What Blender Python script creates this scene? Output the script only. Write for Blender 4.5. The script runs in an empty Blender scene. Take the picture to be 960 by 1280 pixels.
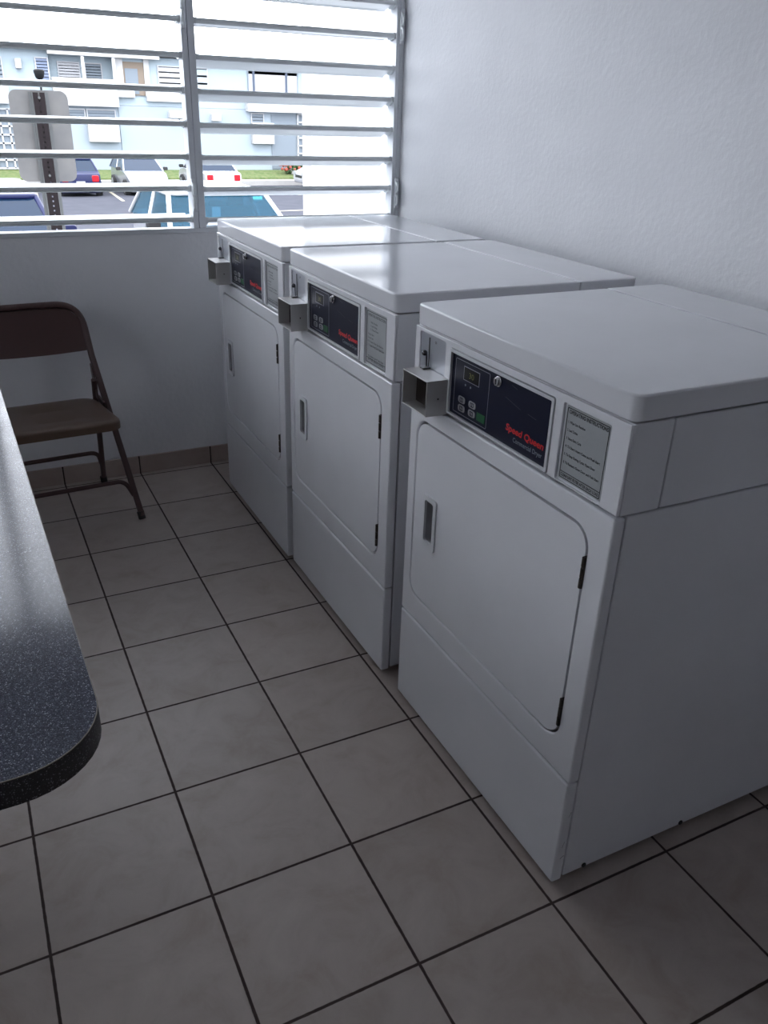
import bpy, bmesh, math, random
from mathutils import Vector, Matrix
random.seed(7)
sc = bpy.context.scene
COL = sc.collection
PI = math.pi

# ------------------------------------------------------------------ helpers
def link(o, parent=None):
    COL.objects.link(o)
    if parent is not None:
        o.parent = parent
    return o

def obj(name, bm, mat, parent=None, bevel=0.0, seg=2, smooth=35):
    bmesh.ops.recalc_face_normals(bm, faces=bm.faces[:])
    me = bpy.data.meshes.new(name)
    bm.to_mesh(me); bm.free()
    me.materials.append(mat)
    o = link(bpy.data.objects.new(name, me), parent)
    if smooth:
        me.shade_smooth()
        me.set_sharp_from_angle(angle=math.radians(smooth))
    if bevel:
        m = o.modifiers.new('bevel', 'BEVEL')
        m.width = bevel; m.segments = seg; m.limit_method = 'ANGLE'
        m.angle_limit = math.radians(40); m.harden_normals = True
    return o

def tag(o, label=None, cat=None, group=None, kind=None):
    if label: o['label'] = label
    if cat: o['category'] = cat
    if group: o['group'] = group
    if kind: o['kind'] = kind
    return o

def empty(name, loc=(0, 0, 0), rz=0.0, parent=None):
    o = bpy.data.objects.new(name, None)
    o.location = loc; o.rotation_euler = (0, 0, rz); o.empty_display_size = 0.1
    return link(o, parent)

def NB(): return bmesh.new()

def box(bm, x0, x1, y0, y1, z0, z1, M=None):
    vs = [bm.verts.new((x, y, z)) for x in (x0, x1) for y in (y0, y1) for z in (z0, z1)]
    if M is not None:
        for v in vs: v.co = M @ v.co
    for f in ((0, 1, 3, 2), (4, 6, 7, 5), (0, 4, 5, 1), (2, 3, 7, 6), (0, 2, 6, 4), (1, 5, 7, 3)):
        bm.faces.new([vs[i] for i in f])
    return vs

def put(axis, a, p, q):
    return {'x': (a, p, q), 'y': (p, a, q), 'z': (p, q, a)}[axis]

def prism(bm, pts, axis, a0, a1):
    A = [bm.verts.new(put(axis, a0, *p)) for p in pts]
    B = [bm.verts.new(put(axis, a1, *p)) for p in pts]
    n = len(pts)
    bm.faces.new(A); bm.faces.new(B[::-1])
    for i in range(n):
        bm.faces.new((A[i], B[i], B[(i + 1) % n], A[(i + 1) % n]))
    return A + B

def rrect(p0, p1, q0, q1, r, n=5):
    out = []
    for cx, cy, a in ((p1 - r, q1 - r, 0), (p0 + r, q1 - r, 90), (p0 + r, q0 + r, 180), (p1 - r, q0 + r, 270)):
        if r <= 1e-6:
            out.append((cx, cy)); continue
        for i in range(n + 1):
            t = math.radians(a + 90 * i / n)
            out.append((cx + r * math.cos(t), cy + r * math.sin(t)))
    return out

def plate(bm, loops, axis, a0, a1):
    """a slab with holes: loops[0] is the outline, the rest are holes"""
    edges = []; L0 = []; L1 = []
    for lp in loops:
        va = [bm.verts.new(put(axis, a0, *p)) for p in lp]
        L0.append(va)
        for i in range(len(va)):
            edges.append(bm.edges.new((va[i], va[(i + 1) % len(va)])))
    r = bmesh.ops.triangle_fill(bm, edges=edges, use_beauty=True, use_dissolve=False)
    fs = [f for f in r['geom'] if isinstance(f, bmesh.types.BMFace)]
    mp = {}
    for va, lp in zip(L0, loops):
        vb = [bm.verts.new(put(axis, a1, *p)) for p in lp]
        L1.append(vb)
        for a, b in zip(va, vb): mp[a] = b
    for f in fs:
        bm.faces.new([mp[v] for v in f.verts][::-1])
    for va, vb in zip(L0, L1):
        n = len(va)
        for i in range(n):
            bm.faces.new((va[i], va[(i + 1) % n], vb[(i + 1) % n], vb[i]))

def fillet(pts, rad, n=6):
    pts = [Vector(p) for p in pts]
    out = [pts[0]]
    for i in range(1, len(pts) - 1):
        a, b, c = pts[i - 1], pts[i], pts[i + 1]
        u = (a - b); v = (c - b)
        d = min(rad, u.length * .48, v.length * .48)
        p = b + u.normalized() * d; q = b + v.normalized() * d
        for k in range(n + 1):
            t = k / n
            out.append((1 - t) ** 2 * p + 2 * t * (1 - t) * b + t * t * q)
    out.append(pts[-1])
    return out

def tube(bm, pts, r, n=10, cap=True, sq=(1, 1)):
    pts = [Vector(p) for p in pts]
    rings = []
    up = None
    for i, p in enumerate(pts):
        if i == 0: t = pts[1] - p
        elif i == len(pts) - 1: t = p - pts[i - 1]
        else: t = (pts[i + 1] - p).normalized() + (p - pts[i - 1]).normalized()
        t.normalize()
        if up is None:
            up = Vector((0, 0, 1)) if abs(t.z) < .9 else Vector((1, 0, 0))
        a = (up - t * up.dot(t)).normalized(); b = t.cross(a); up = a
        rings.append([bm.verts.new(p + (a * math.cos(k * 2 * PI / n) * sq[0] + b * math.sin(k * 2 * PI / n) * sq[1]) * r) for k in range(n)])
    for A, B in zip(rings, rings[1:]):
        for k in range(n):
            bm.faces.new((A[k], A[(k + 1) % n], B[(k + 1) % n], B[k]))
    if cap:
        bm.faces.new(rings[0][::-1]); bm.faces.new(rings[-1])

def disc(bm, c, axis, r, a0, a1, n=20):
    """short cylinder along an axis; c holds the two other coordinates"""
    prism(bm, [(c[0] + r * math.cos(k * 2 * PI / n), c[1] + r * math.sin(k * 2 * PI / n)) for k in range(n)], axis, a0, a1)

def quad_slab(bm, P, t):
    """a thin solid over four corners, thickness t along the normal"""
    P = [Vector(p) for p in P]
    nrm = (P[1] - P[0]).cross(P[3] - P[0]).normalized() * t
    A = [bm.verts.new(p) for p in P]; B = [bm.verts.new(p + nrm) for p in P]
    n = len(P)
    bm.faces.new(A); bm.faces.new(B[::-1])
    for i in range(n):
        bm.faces.new((A[i], B[i], B[(i + 1) % n], A[(i + 1) % n]))

def text(name, s, mat, parent, x, y0, y1, z, h=None, shear=0.0, bold=0.0, thick=0.0004):
    """lettering on a face that looks towards -X: runs from y0 (larger y) to y1, baseline z; h = cap height"""
    cu = bpy.data.curves.new(name, 'FONT')
    cu.body = s; cu.size = 1.0; cu.shear = shear; cu.offset = bold
    cu.resolution_u = 3
    t = bpy.data.objects.new(name, cu); COL.objects.link(t)
    dg = bpy.context.evaluated_depsgraph_get()
    me = bpy.data.meshes.new_from_object(t.evaluated_get(dg))
    bpy.data.objects.remove(t); bpy.data.curves.remove(cu)
    xs = [v.co.x for v in me.vertices]; w = max(xs) - min(xs); m = min(xs)
    sx = (y0 - y1) / w
    sy = sx if h is None else h / 0.73
    for v in me.vertices:
        v.co = Vector((x, y0 - (v.co.x - m) * sx, z + v.co.y * sy))
    me.name = name
    bm = NB(); bm.from_mesh(me); bpy.data.meshes.remove(me)
    return obj(name, bm, mat, parent, smooth=0)

# ------------------------------------------------------------------ materials
def mat(name, col, rough=.5, metal=0.0, spec=.5, coat=0.0):
    m = bpy.data.materials.new(name); m.use_nodes = True
    b = m.node_tree.nodes['Principled BSDF']
    b.inputs['Base Color'].default_value = (*col, 1)
    b.inputs['Roughness'].default_value = rough
    b.inputs['Metallic'].default_value = metal
    b.inputs['Specular IOR Level'].default_value = spec
    b.inputs['Coat Weight'].default_value = coat
    return m

def nd(m, typ, **kw):
    n = m.node_tree.nodes.new(typ)
    for k, v in kw.items(): setattr(n, k, v)
    return n

def lk(m, a, b): m.node_tree.links.new(a, b)
def bsdf(m): return m.node_tree.nodes['Principled BSDF']

def mottle(m, c0, c1, scale=20.0, detail=4, bump=0.0, bscale=80.0, bdist=.002, lo=.35, hi=.65):
    tc = nd(m, 'ShaderNodeTexCoord')
    nz = nd(m, 'ShaderNodeTexNoise'); nz.inputs['Scale'].default_value = scale; nz.inputs['Detail'].default_value = detail
    lk(m, tc.outputs['Object'], nz.inputs['Vector'])
    rp = nd(m, 'ShaderNodeValToRGB')
    rp.color_ramp.elements[0].position = lo; rp.color_ramp.elements[1].position = hi
    rp.color_ramp.elements[0].color = (*c0, 1); rp.color_ramp.elements[1].color = (*c1, 1)
    lk(m, nz.outputs['Fac'], rp.inputs['Fac']); lk(m, rp.outputs['Color'], bsdf(m).inputs['Base Color'])
    if bump:
        n2 = nd(m, 'ShaderNodeTexNoise'); n2.inputs['Scale'].default_value = bscale; n2.inputs['Detail'].default_value = 5
        lk(m, tc.outputs['Object'], n2.inputs['Vector'])
        bp = nd(m, 'ShaderNodeBump'); bp.inputs['Strength'].default_value = bump; bp.inputs['Distance'].default_value = bdist
        lk(m, n2.outputs['Fac'], bp.inputs['Height']); lk(m, bp.outputs['Normal'], bsdf(m).inputs['Normal'])
    return m

T = 0.305                                             # floor tile pitch
def tile_mat():
    m = mat('floor_tile', (.4, .35, .31), .38)
    tc = nd(m, 'ShaderNodeTexCoord'); sp = nd(m, 'ShaderNodeSeparateXYZ'); lk(m, tc.outputs['Object'], sp.inputs[0])
    def mth(op, a, b=None, c=None):
        n = nd(m, 'ShaderNodeMath', operation=op)
        for i, v in enumerate((a, b, c)):
            if v is None: continue
            if isinstance(v, (int, float)): n.inputs[i].default_value = v
            else: lk(m, v, n.inputs[i])
        return n.outputs[0]
    ds = []; cells = []
    for ax in ('X', 'Y'):
        q = mth('DIVIDE', sp.outputs[ax], T)
        cells.append(mth('FLOOR', q))
        f = mth('FRACT', q)
        ds.append(mth('MINIMUM', f, mth('SUBTRACT', 1.0, f)))
    d = mth('MINIMUM', *ds)                           # distance to the nearest joint, in tiles
    n1 = nd(m, 'ShaderNodeTexNoise'); n1.inputs['Scale'].default_value = 60; n1.inputs['Detail'].default_value = 3
    lk(m, tc.outputs['Object'], n1.inputs['Vector'])
    dj = mth('ADD', d, mth('MULTIPLY', mth('SUBTRACT', n1.outputs['Fac'], .5), .006))
    g = nd(m, 'ShaderNodeMapRange'); lk(m, dj, g.inputs[0])
    g.inputs[1].default_value = .0075; g.inputs[2].default_value = .0115   # 0 joint .. 1 tile
    cv = nd(m, 'ShaderNodeCombineXYZ'); lk(m, cells[0], cv.inputs[0]); lk(m, cells[1], cv.inputs[1])
    wn = nd(m, 'ShaderNodeTexWhiteNoise'); lk(m, cv.outputs[0], wn.inputs['Vector'])
    off = nd(m, 'ShaderNodeVectorMath', operation='MULTIPLY_ADD'); lk(m, wn.outputs['Color'], off.inputs[0])
    off.inputs[1].default_value = (9, 9, 9); lk(m, tc.outputs['Object'], off.inputs[2])
    n2 = nd(m, 'ShaderNodeTexNoise'); n2.inputs['Scale'].default_value = 9; n2.inputs['Detail'].default_value = 8; n2.inputs['Roughness'].default_value = .65
    n2.inputs['Distortion'].default_value = .6
    lk(m, off.outputs[0], n2.inputs['Vector'])
    rp = nd(m, 'ShaderNodeValToRGB')
    e = rp.color_ramp.elements
    e[0].position = .3; e[0].color = (.375, .31, .265, 1); e[1].position = .68; e[1].color = (.475, .415, .375, 1)
    x = e.new(.5); x.color = (.435, .375, .338, 1)
    lk(m, n2.outputs['Fac'], rp.inputs['Fac'])
    hs = nd(m, 'ShaderNodeHueSaturation'); lk(m, rp.outputs['Color'], hs.inputs['Color'])
    lk(m, mth('ADD', .93, mth('MULTIPLY', wn.outputs['Value'], .14)), hs.inputs['Value'])
    mx = nd(m, 'ShaderNodeMix', data_type='RGBA'); lk(m, g.outputs[0], mx.inputs[0])
    mx.inputs[6].default_value = (.045, .028, .024, 1); lk(m, hs.outputs['Color'], mx.inputs[7])
    lk(m, mx.outputs[2], bsdf(m).inputs['Base Color'])
    rr = nd(m, 'ShaderNodeMapRange'); lk(m, g.outputs[0], rr.inputs[0]); rr.inputs[3].default_value = .9; rr.inputs[4].default_value = .40
    lk(m, rr.outputs[0], bsdf(m).inputs['Roughness'])
    n3 = nd(m, 'ShaderNodeTexNoise'); n3.inputs['Scale'].default_value = 35; n3.inputs['Detail'].default_value = 6
    lk(m, off.outputs[0], n3.inputs['Vector'])
    hgt = mth('ADD', mth('MULTIPLY', g.outputs[0], 1.0), mth('MULTIPLY', n3.outputs['Fac'], .25))
    bp = nd(m, 'ShaderNodeBump'); bp.inputs['Strength'].default_value = .5; bp.inputs['Distance'].default_value = .0015
    lk(m, hgt, bp.inputs['Height']); lk(m, bp.outputs['Normal'], bsdf(m).inputs['Normal'])
    return m

def speckle_mat(name, base, spot, spot2, rough):
    m = mat(name, base, rough)
    tc = nd(m, 'ShaderNodeTexCoord')
    cur = None
    for sc_, lo, hi, c in ((1000, .55, .85, spot2), (800, .93, .96, spot)):
        v = nd(m, 'ShaderNodeTexVoronoi'); v.inputs['Scale'].default_value = sc_
        lk(m, tc.outputs['Object'], v.inputs['Vector'])
        q = nd(m, 'ShaderNodeSeparateXYZ'); lk(m, v.outputs['Color'], q.inputs[0])
        r = nd(m, 'ShaderNodeMapRange'); r.inputs[1].default_value = lo; r.inputs[2].default_value = hi
        lk(m, q.outputs[0], r.inputs[0])
        x = nd(m, 'ShaderNodeMix', data_type='RGBA'); lk(m, r.outputs[0], x.inputs[0])
        if cur is None: x.inputs[6].default_value = (*base, 1)
        else: lk(m, cur, x.inputs[6])
        x.inputs[7].default_value = (*c, 1); cur = x.outputs[2]
    lk(m, cur, bsdf(m).inputs['Base Color'])
    return m

def glass_mat(name, tint, clear):
    m = bpy.data.materials.new(name); m.use_nodes = True
    nt = m.node_tree; nt.nodes.clear()
    out = nt.nodes.new('ShaderNodeOutputMaterial')
    p = nt.nodes.new('ShaderNodeBsdfPrincipled'); p.inputs['Base Color'].default_value = (*tint, 1); p.inputs['Roughness'].default_value = .06; p.inputs['Specular IOR Level'].default_value = .22
    t = nt.nodes.new('ShaderNodeBsdfTransparent'); t.inputs['Color'].default_value = (.55, .75, .85, 1)
    x = nt.nodes.new('ShaderNodeMixShader'); x.inputs[0].default_value = clear
    nt.links.new(p.outputs[0], x.inputs[1]); nt.links.new(t.outputs[0], x.inputs[2]); nt.links.new(x.outputs[0], out.inputs[0])
    return m

M = {}
M['tile'] = tile_mat()
M['wall'] = mottle(mat('wall_paint', (.7, .7, .7), .6), (.735, .74, .765), (.78, .785, .81), 3, 4, .35, 55, .004)
M['ceiling'] = mat('ceiling_paint', (.74, .74, .74), .8)
M['plaster'] = mat('exterior_plaster', (0.480, 0.480, 0.480), .8)
M['enamel'] = mottle(mat('white_enamel', (.7, .7, .71), 0.085, coat=0), (.715, .72, .75), (.745, .75, .78), 5, 3)
M['aluminium'] = mat('painted_aluminium', (.66, .69, .70), .32, .15)
M['frame_metal'] = mat('frame_aluminium', (.66, .68, .71), .4, .1)
M['steel'] = mat('bright_steel', (.7, .7, .7), .25, 1)
M['coin_metal'] = mat('coin_box_metal', (.52, .51, .50), .38, .35)
M['coin_plate'] = mat('coin_plate_metal', (.55, .57, .62), .3, .6)
M['black'] = mat('black_plastic', (.012, .012, .013), .4)
M['navy'] = mat('navy_panel', (.007, .009, .026), .38, spec=.3)
M['panel_line'] = mat('panel_outline', (.28, .29, .34), .4)
M['scratch'] = mat('worn_scratch', (.07, .07, .085), .5)
M['display'] = mat('display_window', (.004, .004, .004), .4, spec=.2)
M['digit'] = mat('display_digits', (.14, .14, .03), .4)
M['button'] = mat('pale_button', (.32, .33, .34), .4)
M['green'] = mat('green_button', (.01, .10, .035), .4)
M['red_ink'] = mat('red_ink', (.60, .02, .025), .5)
M['grey_ink'] = mat('grey_ink', (.24, .28, .31), .5)
M['black_ink'] = mat('black_ink', (.015, .015, .016), .5)
M['label'] = mat('label_foil', (.40, .42, .43), .4, .2)
M['hinge'] = mat('hinge_metal', (.035, .025, .022), .45, .3)
M['handle_grey'] = mat('handle_grey', (.30, .30, .31), .4)
M['handle_trim'] = mat('handle_trim', (.60, .61, .63), .35)
M['chair_brown'] = mat('brown_enamel', (.070, .036, .034), .34, .0, .5)
M['chair_seat'] = mat('brown_seat_enamel', (.112, .068, .046), .36)
M['rubber'] = mat('rubber', (.02, .015, .015), .6)
M['laminate'] = speckle_mat('speckled_laminate', (.031, .035, .054), (.36, .38, .45), (.12, .13, .17), .14)
M['laminate_edge'] = speckle_mat('speckled_edge', (.007, .007, .009), (.22, .22, .25), (.022, .022, .028), .4)
M['seam'] = mat('laminate_seam', (.20, .17, .14), .5)
M['leg_metal'] = mat('table_leg_metal', (.08, .08, .085), .4, .5)
M['asphalt'] = mottle(mat('asphalt', (.04, .04, .045), .95, spec=.1), (.040, .042, .053), (.050, .052, .064), 2, 6)
M['stripe'] = mat('parking_paint', (0.270, 0.248, 0.189), .8)
M['concrete'] = mottle(mat('sidewalk_concrete', (0.252, 0.252, 0.252), .9), (0.252, 0.248, 0.239), (0.277, 0.273, 0.265), 3)
M['grass'] = mottle(mat('grass', (0.068, 0.102, 0.027), .9), (0.054, 0.092, 0.020), (0.112, 0.129, 0.048), 6)
M['pale_blue'] = mat('pale_blue_wall', (.265, .315, .345), .9, spec=.1)
M['periwinkle'] = mat('grey_blue_wall', (.245, .285, .32), .9, spec=.1)
M['white_trim'] = mat('white_trim', (0.360, 0.360, 0.360), .8)
M['slat_grey'] = mat('grey_slats', (.15, .175, .20), .7, spec=.1)
M['slat_dark'] = mat('dark_gap', (.075, .09, .12), .7, spec=.1)
M['brown_wall'] = mat('tan_stairwell_wall', (0.153, 0.122, 0.095), .85)
M['grille_white'] = mat('white_grille', (0.324, 0.329, 0.342), .6)
M['sign_back'] = mottle(mat('sign_sheet', (0.129, 0.129, 0.129), .45, .5), (0.129, 0.129, 0.129), (0.159, 0.155, 0.150), 8)
M['post_zinc'] = mat('galvanised_post', (0.108, 0.113, 0.113), .5, .5)
M['post_dark'] = mat('post_channel', (.014, .011, .012), .7, spec=.1)
M['lamp_grey'] = mat('lamp_grey', (.012, .013, .014), .6, spec=.1)
M['tyre'] = mat('tyre', (.015, .015, .016), .8)
M['rim'] = mat('wheel_rim', (0.225, 0.230, 0.240), .35, .6)
M['car_white'] = mat('white_car_paint', (0.341, 0.347, 0.358), .25, coat=.4)
M['car_silver'] = mat('silver_car_paint', (0.210, 0.225, 0.250), .3, .3, coat=.4)
M['car_blue'] = mat('blue_car_paint', (.006, .009, .045), .3, spec=.25)
M['car_glass'] = glass_mat('car_glass', (.006, .016, .035), .08)
M['car_glass_clear'] = glass_mat('windscreen_glass', (.018, .065, .10), .6)
M['tail_red'] = mat('red_lamp', (0.270, 0.006, 0.012), .2)
M['head_lamp'] = mat('headlamp', (0.300, 0.310, 0.325), .1)
M['interior'] = mat('car_interior', (.03, .032, .04), .8)
M['paper'] = mat('paper', (.8, .85, .88), .8)
M['teal'] = mat('teal_sticker', (0.010, 0.175, 0.200), .5)
M['plate'] = mat('plate_sheet', (0.275, 0.285, 0.300), .5)
M['leaf'] = mottle(mat('shrub_leaf', (0.025, 0.060, 0.015), .8), (0.015, 0.040, 0.010), (0.045, 0.085, 0.025), 14)
M['petal'] = mat('red_petal', (0.250, 0.050, 0.030), .7)

# console enamel: the same paint with a brown rust stain under the coin box
def console_mat():
    m = mat('console_enamel', (.7, .7, .71), .15, coat=.1)
    tc = nd(m, 'ShaderNodeTexCoord')
    s = nd(m, 'ShaderNodeVectorMath', operation='SUBTRACT'); lk(m, tc.outputs['Object'], s.inputs[0]); s.inputs[1].default_value = (0, .522, .853)
    sc_ = nd(m, 'ShaderNodeVectorMath', operation='MULTIPLY'); lk(m, s.outputs[0], sc_.inputs[0]); sc_.inputs[1].default_value = (1, .6, 2.2)
    ln = nd(m, 'ShaderNodeVectorMath', operation='LENGTH'); lk(m, sc_.outputs[0], ln.inputs[0])
    nz = nd(m, 'ShaderNodeTexNoise'); nz.inputs['Scale'].default_value = 90; lk(m, tc.outputs['Object'], nz.inputs['Vector'])
    ad = nd(m, 'ShaderNodeMath', operation='MULTIPLY_ADD'); lk(m, nz.outputs['Fac'], ad.inputs[0]); ad.inputs[1].default_value = .016; lk(m, ln.outputs['Value'], ad.inputs[2])
    r = nd(m, 'ShaderNodeMapRange'); lk(m, ad.outputs[0], r.inputs[0]); r.inputs[1].default_value = .012; r.inputs[2].default_value = .030
    r.inputs[3].default_value = .7; r.inputs[4].default_value = 0
    x = nd(m, 'ShaderNodeMix', data_type='RGBA'); lk(m, r.outputs[0], x.inputs[0])
    x.inputs[6].default_value = (.73, .735, .765, 1); x.inputs[7].default_value = (.20, .11, .07, 1)
    lk(m, x.outputs[2], bsdf(m).inputs['Base Color'])
    return m
M['console'] = console_mat()

# ------------------------------------------------------------------ room shell
YB = 2.477            # inner face of the window wall
XR = 1.80             # inner face of the wall behind the dryers
XL, YF, ZC = -1.75, -3.0, 2.55
SILL, HEAD = .968, 2.165
struct = lambda o: tag(o, kind='structure')

b = NB(); box(b, XL - .2, XR + .2, YF - .2, YB + .2, -.15, 0); struct(obj('floor', b, M['tile'], smooth=0))
b = NB(); box(b, XL - .5, XR + .3, YF - .3, YB + .35, ZC, ZC + .16); struct(obj('ceiling', b, M['ceiling'], smooth=0))
b = NB(); box(b, XR, XR + .15, YF - .15, YB + .15, 0, ZC); struct(obj('wall_right', b, M['wall'], smooth=0))
b = NB()
box(b, XL, XR, YB, YB + .15, 0, SILL); box(b, XL, XR, YB, YB + .15, HEAD, ZC); box(b, XL - .15, -.80, YB, YB + .15, SILL, HEAD)
struct(obj('wall_back', b, M['wall'], smooth=0))
b = NB()
LY0, LY1 = .02, .70  # span of the opening cut for the added side window
box(b, XL - .15, XL, YF - .15, YB + .15, 0, SILL); box(b, XL - .15, XL, YF - .15, YB + .15, HEAD, ZC)
box(b, XL - .15, XL, YF - .15, LY0, SILL, HEAD); box(b, XL - .15, XL, LY1, YB + .15, SILL, HEAD)
struct(obj('wall_left', b, M['wall'], smooth=0))
b = NB(); box(b, XL, XR, YF - .15, YF, 0, ZC); struct(obj('wall_front', b, M['wall'], smooth=0))
# tiled skirting along the window wall, joints in line with the floor joints
b = NB()
k = math.floor(XL / T)
while k * T < XR:
    x0, x1 = max(k * T + .003, XL), min((k + 1) * T - .003, XR)
    if x1 > x0: box(b, x0, x1, YB - .011, YB - .0005, .002, .077)
    k += 1
M['skirting'] = mottle(mat('skirting_tile', (.36, .30, .25), .4), (.36, .285, .245), (.43, .355, .315), 9, 6)
struct(obj('baseboard_back', b, M['skirting'], bevel=.0015, smooth=30))
b = NB(); box(b, XL, XR, YB - .007, YB - .0006, .001, .0755)
struct(obj('trim_1', b, mat('skirting_joint', (.04, .026, .022), .9), smooth=0))

# louvred windows ---------------------------------------------------------
def blade_profile(d, t=.0065):
    """thin hollow slat with a rolled bead on both long edges; runs from u=0 (inside) to u=d"""
    up, lo = [], []
    N = 14
    for i in range(N + 1):
        u = i / N
        h = t * .6 + .0052 * math.exp(-((u - .06) / .08) ** 2) + .0036 * math.exp(-((u - .95) / .06) ** 2)
        e = min(1, math.sqrt(max(0, u) / .05)) if u < .05 else (min(1, math.sqrt(max(0, 1 - u) / .05)) if u > .95 else 1)
        h *= max(.15, e)
        up.append((u * d, h)); lo.append((u * d, -h))
    return up + lo[::-1]

def louvre_window(name, bays, y, tilts, zs, depth=.1):
    """frame members and one part per slat; bays = list of (x0, x1) clear openings"""
    root = empty(name, (0, 0, 0)); root['kind'] = 'structure'
    X0, X1 = bays[0][0] - .037, bays[-1][1] + .037
    b = NB(); box(b, X0, X1, y - .006, y + .05, SILL, SILL + .017); obj('bottom_rail', b, M['frame_metal'], root, .002)
    b = NB(); box(b, X0, X1, y - .006, y + .05, HEAD - .03, HEAD); obj('top_rail', b, M['frame_metal'], root, .002)
    uprights = [(X0, bays[0][0])] + [(bays[i][1], bays[i + 1][0]) for i in range(len(bays) - 1)] + [(bays[-1][1], X1)]
    for a, c in uprights:
        b = NB()
        m_ = a + (c - a) * .42
        box(b, a, m_, y - .010, y + .05, SILL + .017, HEAD - .03)
        box(b, m_ + .002, c, y - .007, y + .05, SILL + .017, HEAD - .03)
        box(b, a + .004, c - .004, y + .002, y + .048, SILL + .017, HEAD - .03)
        obj('mullion' if (a, c) not in (uprights[0], uprights[-1]) else 'jamb', b, M['frame_metal'], root, .002)
    for (x0, x1), tl in zip(bays, tilts):
        for z, deg in zip(zs, tl):
            b = NB()
            c, s = math.cos(math.radians(deg)), math.sin(math.radians(deg))
            pr = [(y - .004 + u * c - h * s, z + u * s + h * c) for u, h in blade_profile(depth)]
            prism(b, pr, 'x', x0 + .008, x1 - .008)
            bl = obj('louver_blade', b, M['aluminium'], root, smooth=50)
            b = NB()
            for xx in (x0 + .001, x1 - .011):
                pe = [(y - .006 + u * c - h * s, z + u * s + h * c) for u, h in ((.004, -.010), (.03, -.016), (.055, -.010), (.055, .010), (.03, .014), (.004, .010))]
                prism(b, pe, 'x', xx, xx + .010)
            obj('end_clip', b, M['aluminium'], bl, .001)
    return root

def operator(root, x, y, z):
    b = NB()
    box(b, x - .009, x + .009, y - .022, y - .0101, z - .060, z + .060)
    op = obj('operator_housing', b, M['frame_metal'], root, .004)
    b = NB()
    tube(b, fillet([(x - .004, y - .021, z + .045), (x - .006, y - .040, z + .030), (x - .006, y - .040, z + .012), (x - .002, y - .023, z + .006)], .02), .005, 8)
    tube(b, fillet([(x - .004, y - .021, z - .004), (x - .006, y - .040, z - .012), (x - .006, y - .040, z - .034), (x - .002, y - .023, z - .045)], .02), .005, 8)
    obj('operator_lever', b, M['aluminium'], op, smooth=60)

ZS = [1.016 + .1115 * i for i in range(10)]
w1 = louvre_window('window_1', [(-.763, .055), (.106, .909), (.958, 1.763)], YB, [[3] * 10, [5, 5, 5, 4.5, 5, 4.5, 5, 5, 4, 5], [-17, -17, -16.5, -17, -18, -18, -4, -12, -12, -12]], ZS)
for z in (1.715, 1.105):
    operator(w1, .917, YB, z); operator(w1, 1.783, YB, z)
# unseen side window, added and sized to light the room from the left
w2 = louvre_window('added_window', [(.057, .663)], 0, [[0] * 10], ZS)
w2.location = (XL, 0, 0); w2.rotation_euler = (0, 0, PI / 2)

# ------------------------------------------------------------------ dryers
W = .685
def label_text(root, style):
    if style == 'full':
        text('label_lettering', 'OPERATING INSTRUCTIONS', M['black_ink'], root, .0019, .1515, .0530, .9760, .0068, bold=.030)
        rows = ['1. Wipe Lint Residue', '2. Load Clothes', '3. Select Fabric Cycle', '4. To Start: Insert Coins and Push Start', '5. To Stop During Cycle: Open Door', '6. To Restart: Close Door and Push Start']
        ends = [.107, .124, .112, .061, .070, .058]
        for r, z, e in zip(rows, (.9595, .9455, .931, .9165, .902, .887), ends):
            text('label_lettering', r, M['black_ink'], root, .0019, .151, e, z, .0046, bold=.022)
        text('label_lettering', 'CLEAN LINT FILTER AFTER EACH LOAD', M['black_ink'], root, .0019, .1535, .0535, .8632, .0056, bold=.030)
    else:
        text('label_lettering', 'OPERATING INSTRUCTIONS', M['black_ink'], root, .0019, .150, .055, .9745, .0065, bold=.014)
        rows = [('1. Wipe Lint Residue', .138, .098, .9585), ('2. Load Clothes', .135, .100, .950), ('3. Close Door', .135, .092, .9415),
                ('4. Select Fabric', .148, .116, .929), ('5. Insert Coins', .148, .120, .920), ('6. To Start: Push Start Button', .150, .066, .911),
                ('7. To Stop During Cycle: Open Door', .150, .060, .902)]
        for r, a, c, z in rows:
            text('label_lettering', r, M['black_ink'], root, .0019, a, c, z, .0048, bold=.010)
        text('label_lettering', 'CLEAN LINT FILTER', M['black_ink'], root, .0019, .146, .062, .8745, .0044, bold=.010)
        text('label_lettering', 'AFTER EACH LOAD', M['black_ink'], root, .0019, .146, .062, .8665, .0044, bold=.010)

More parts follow.
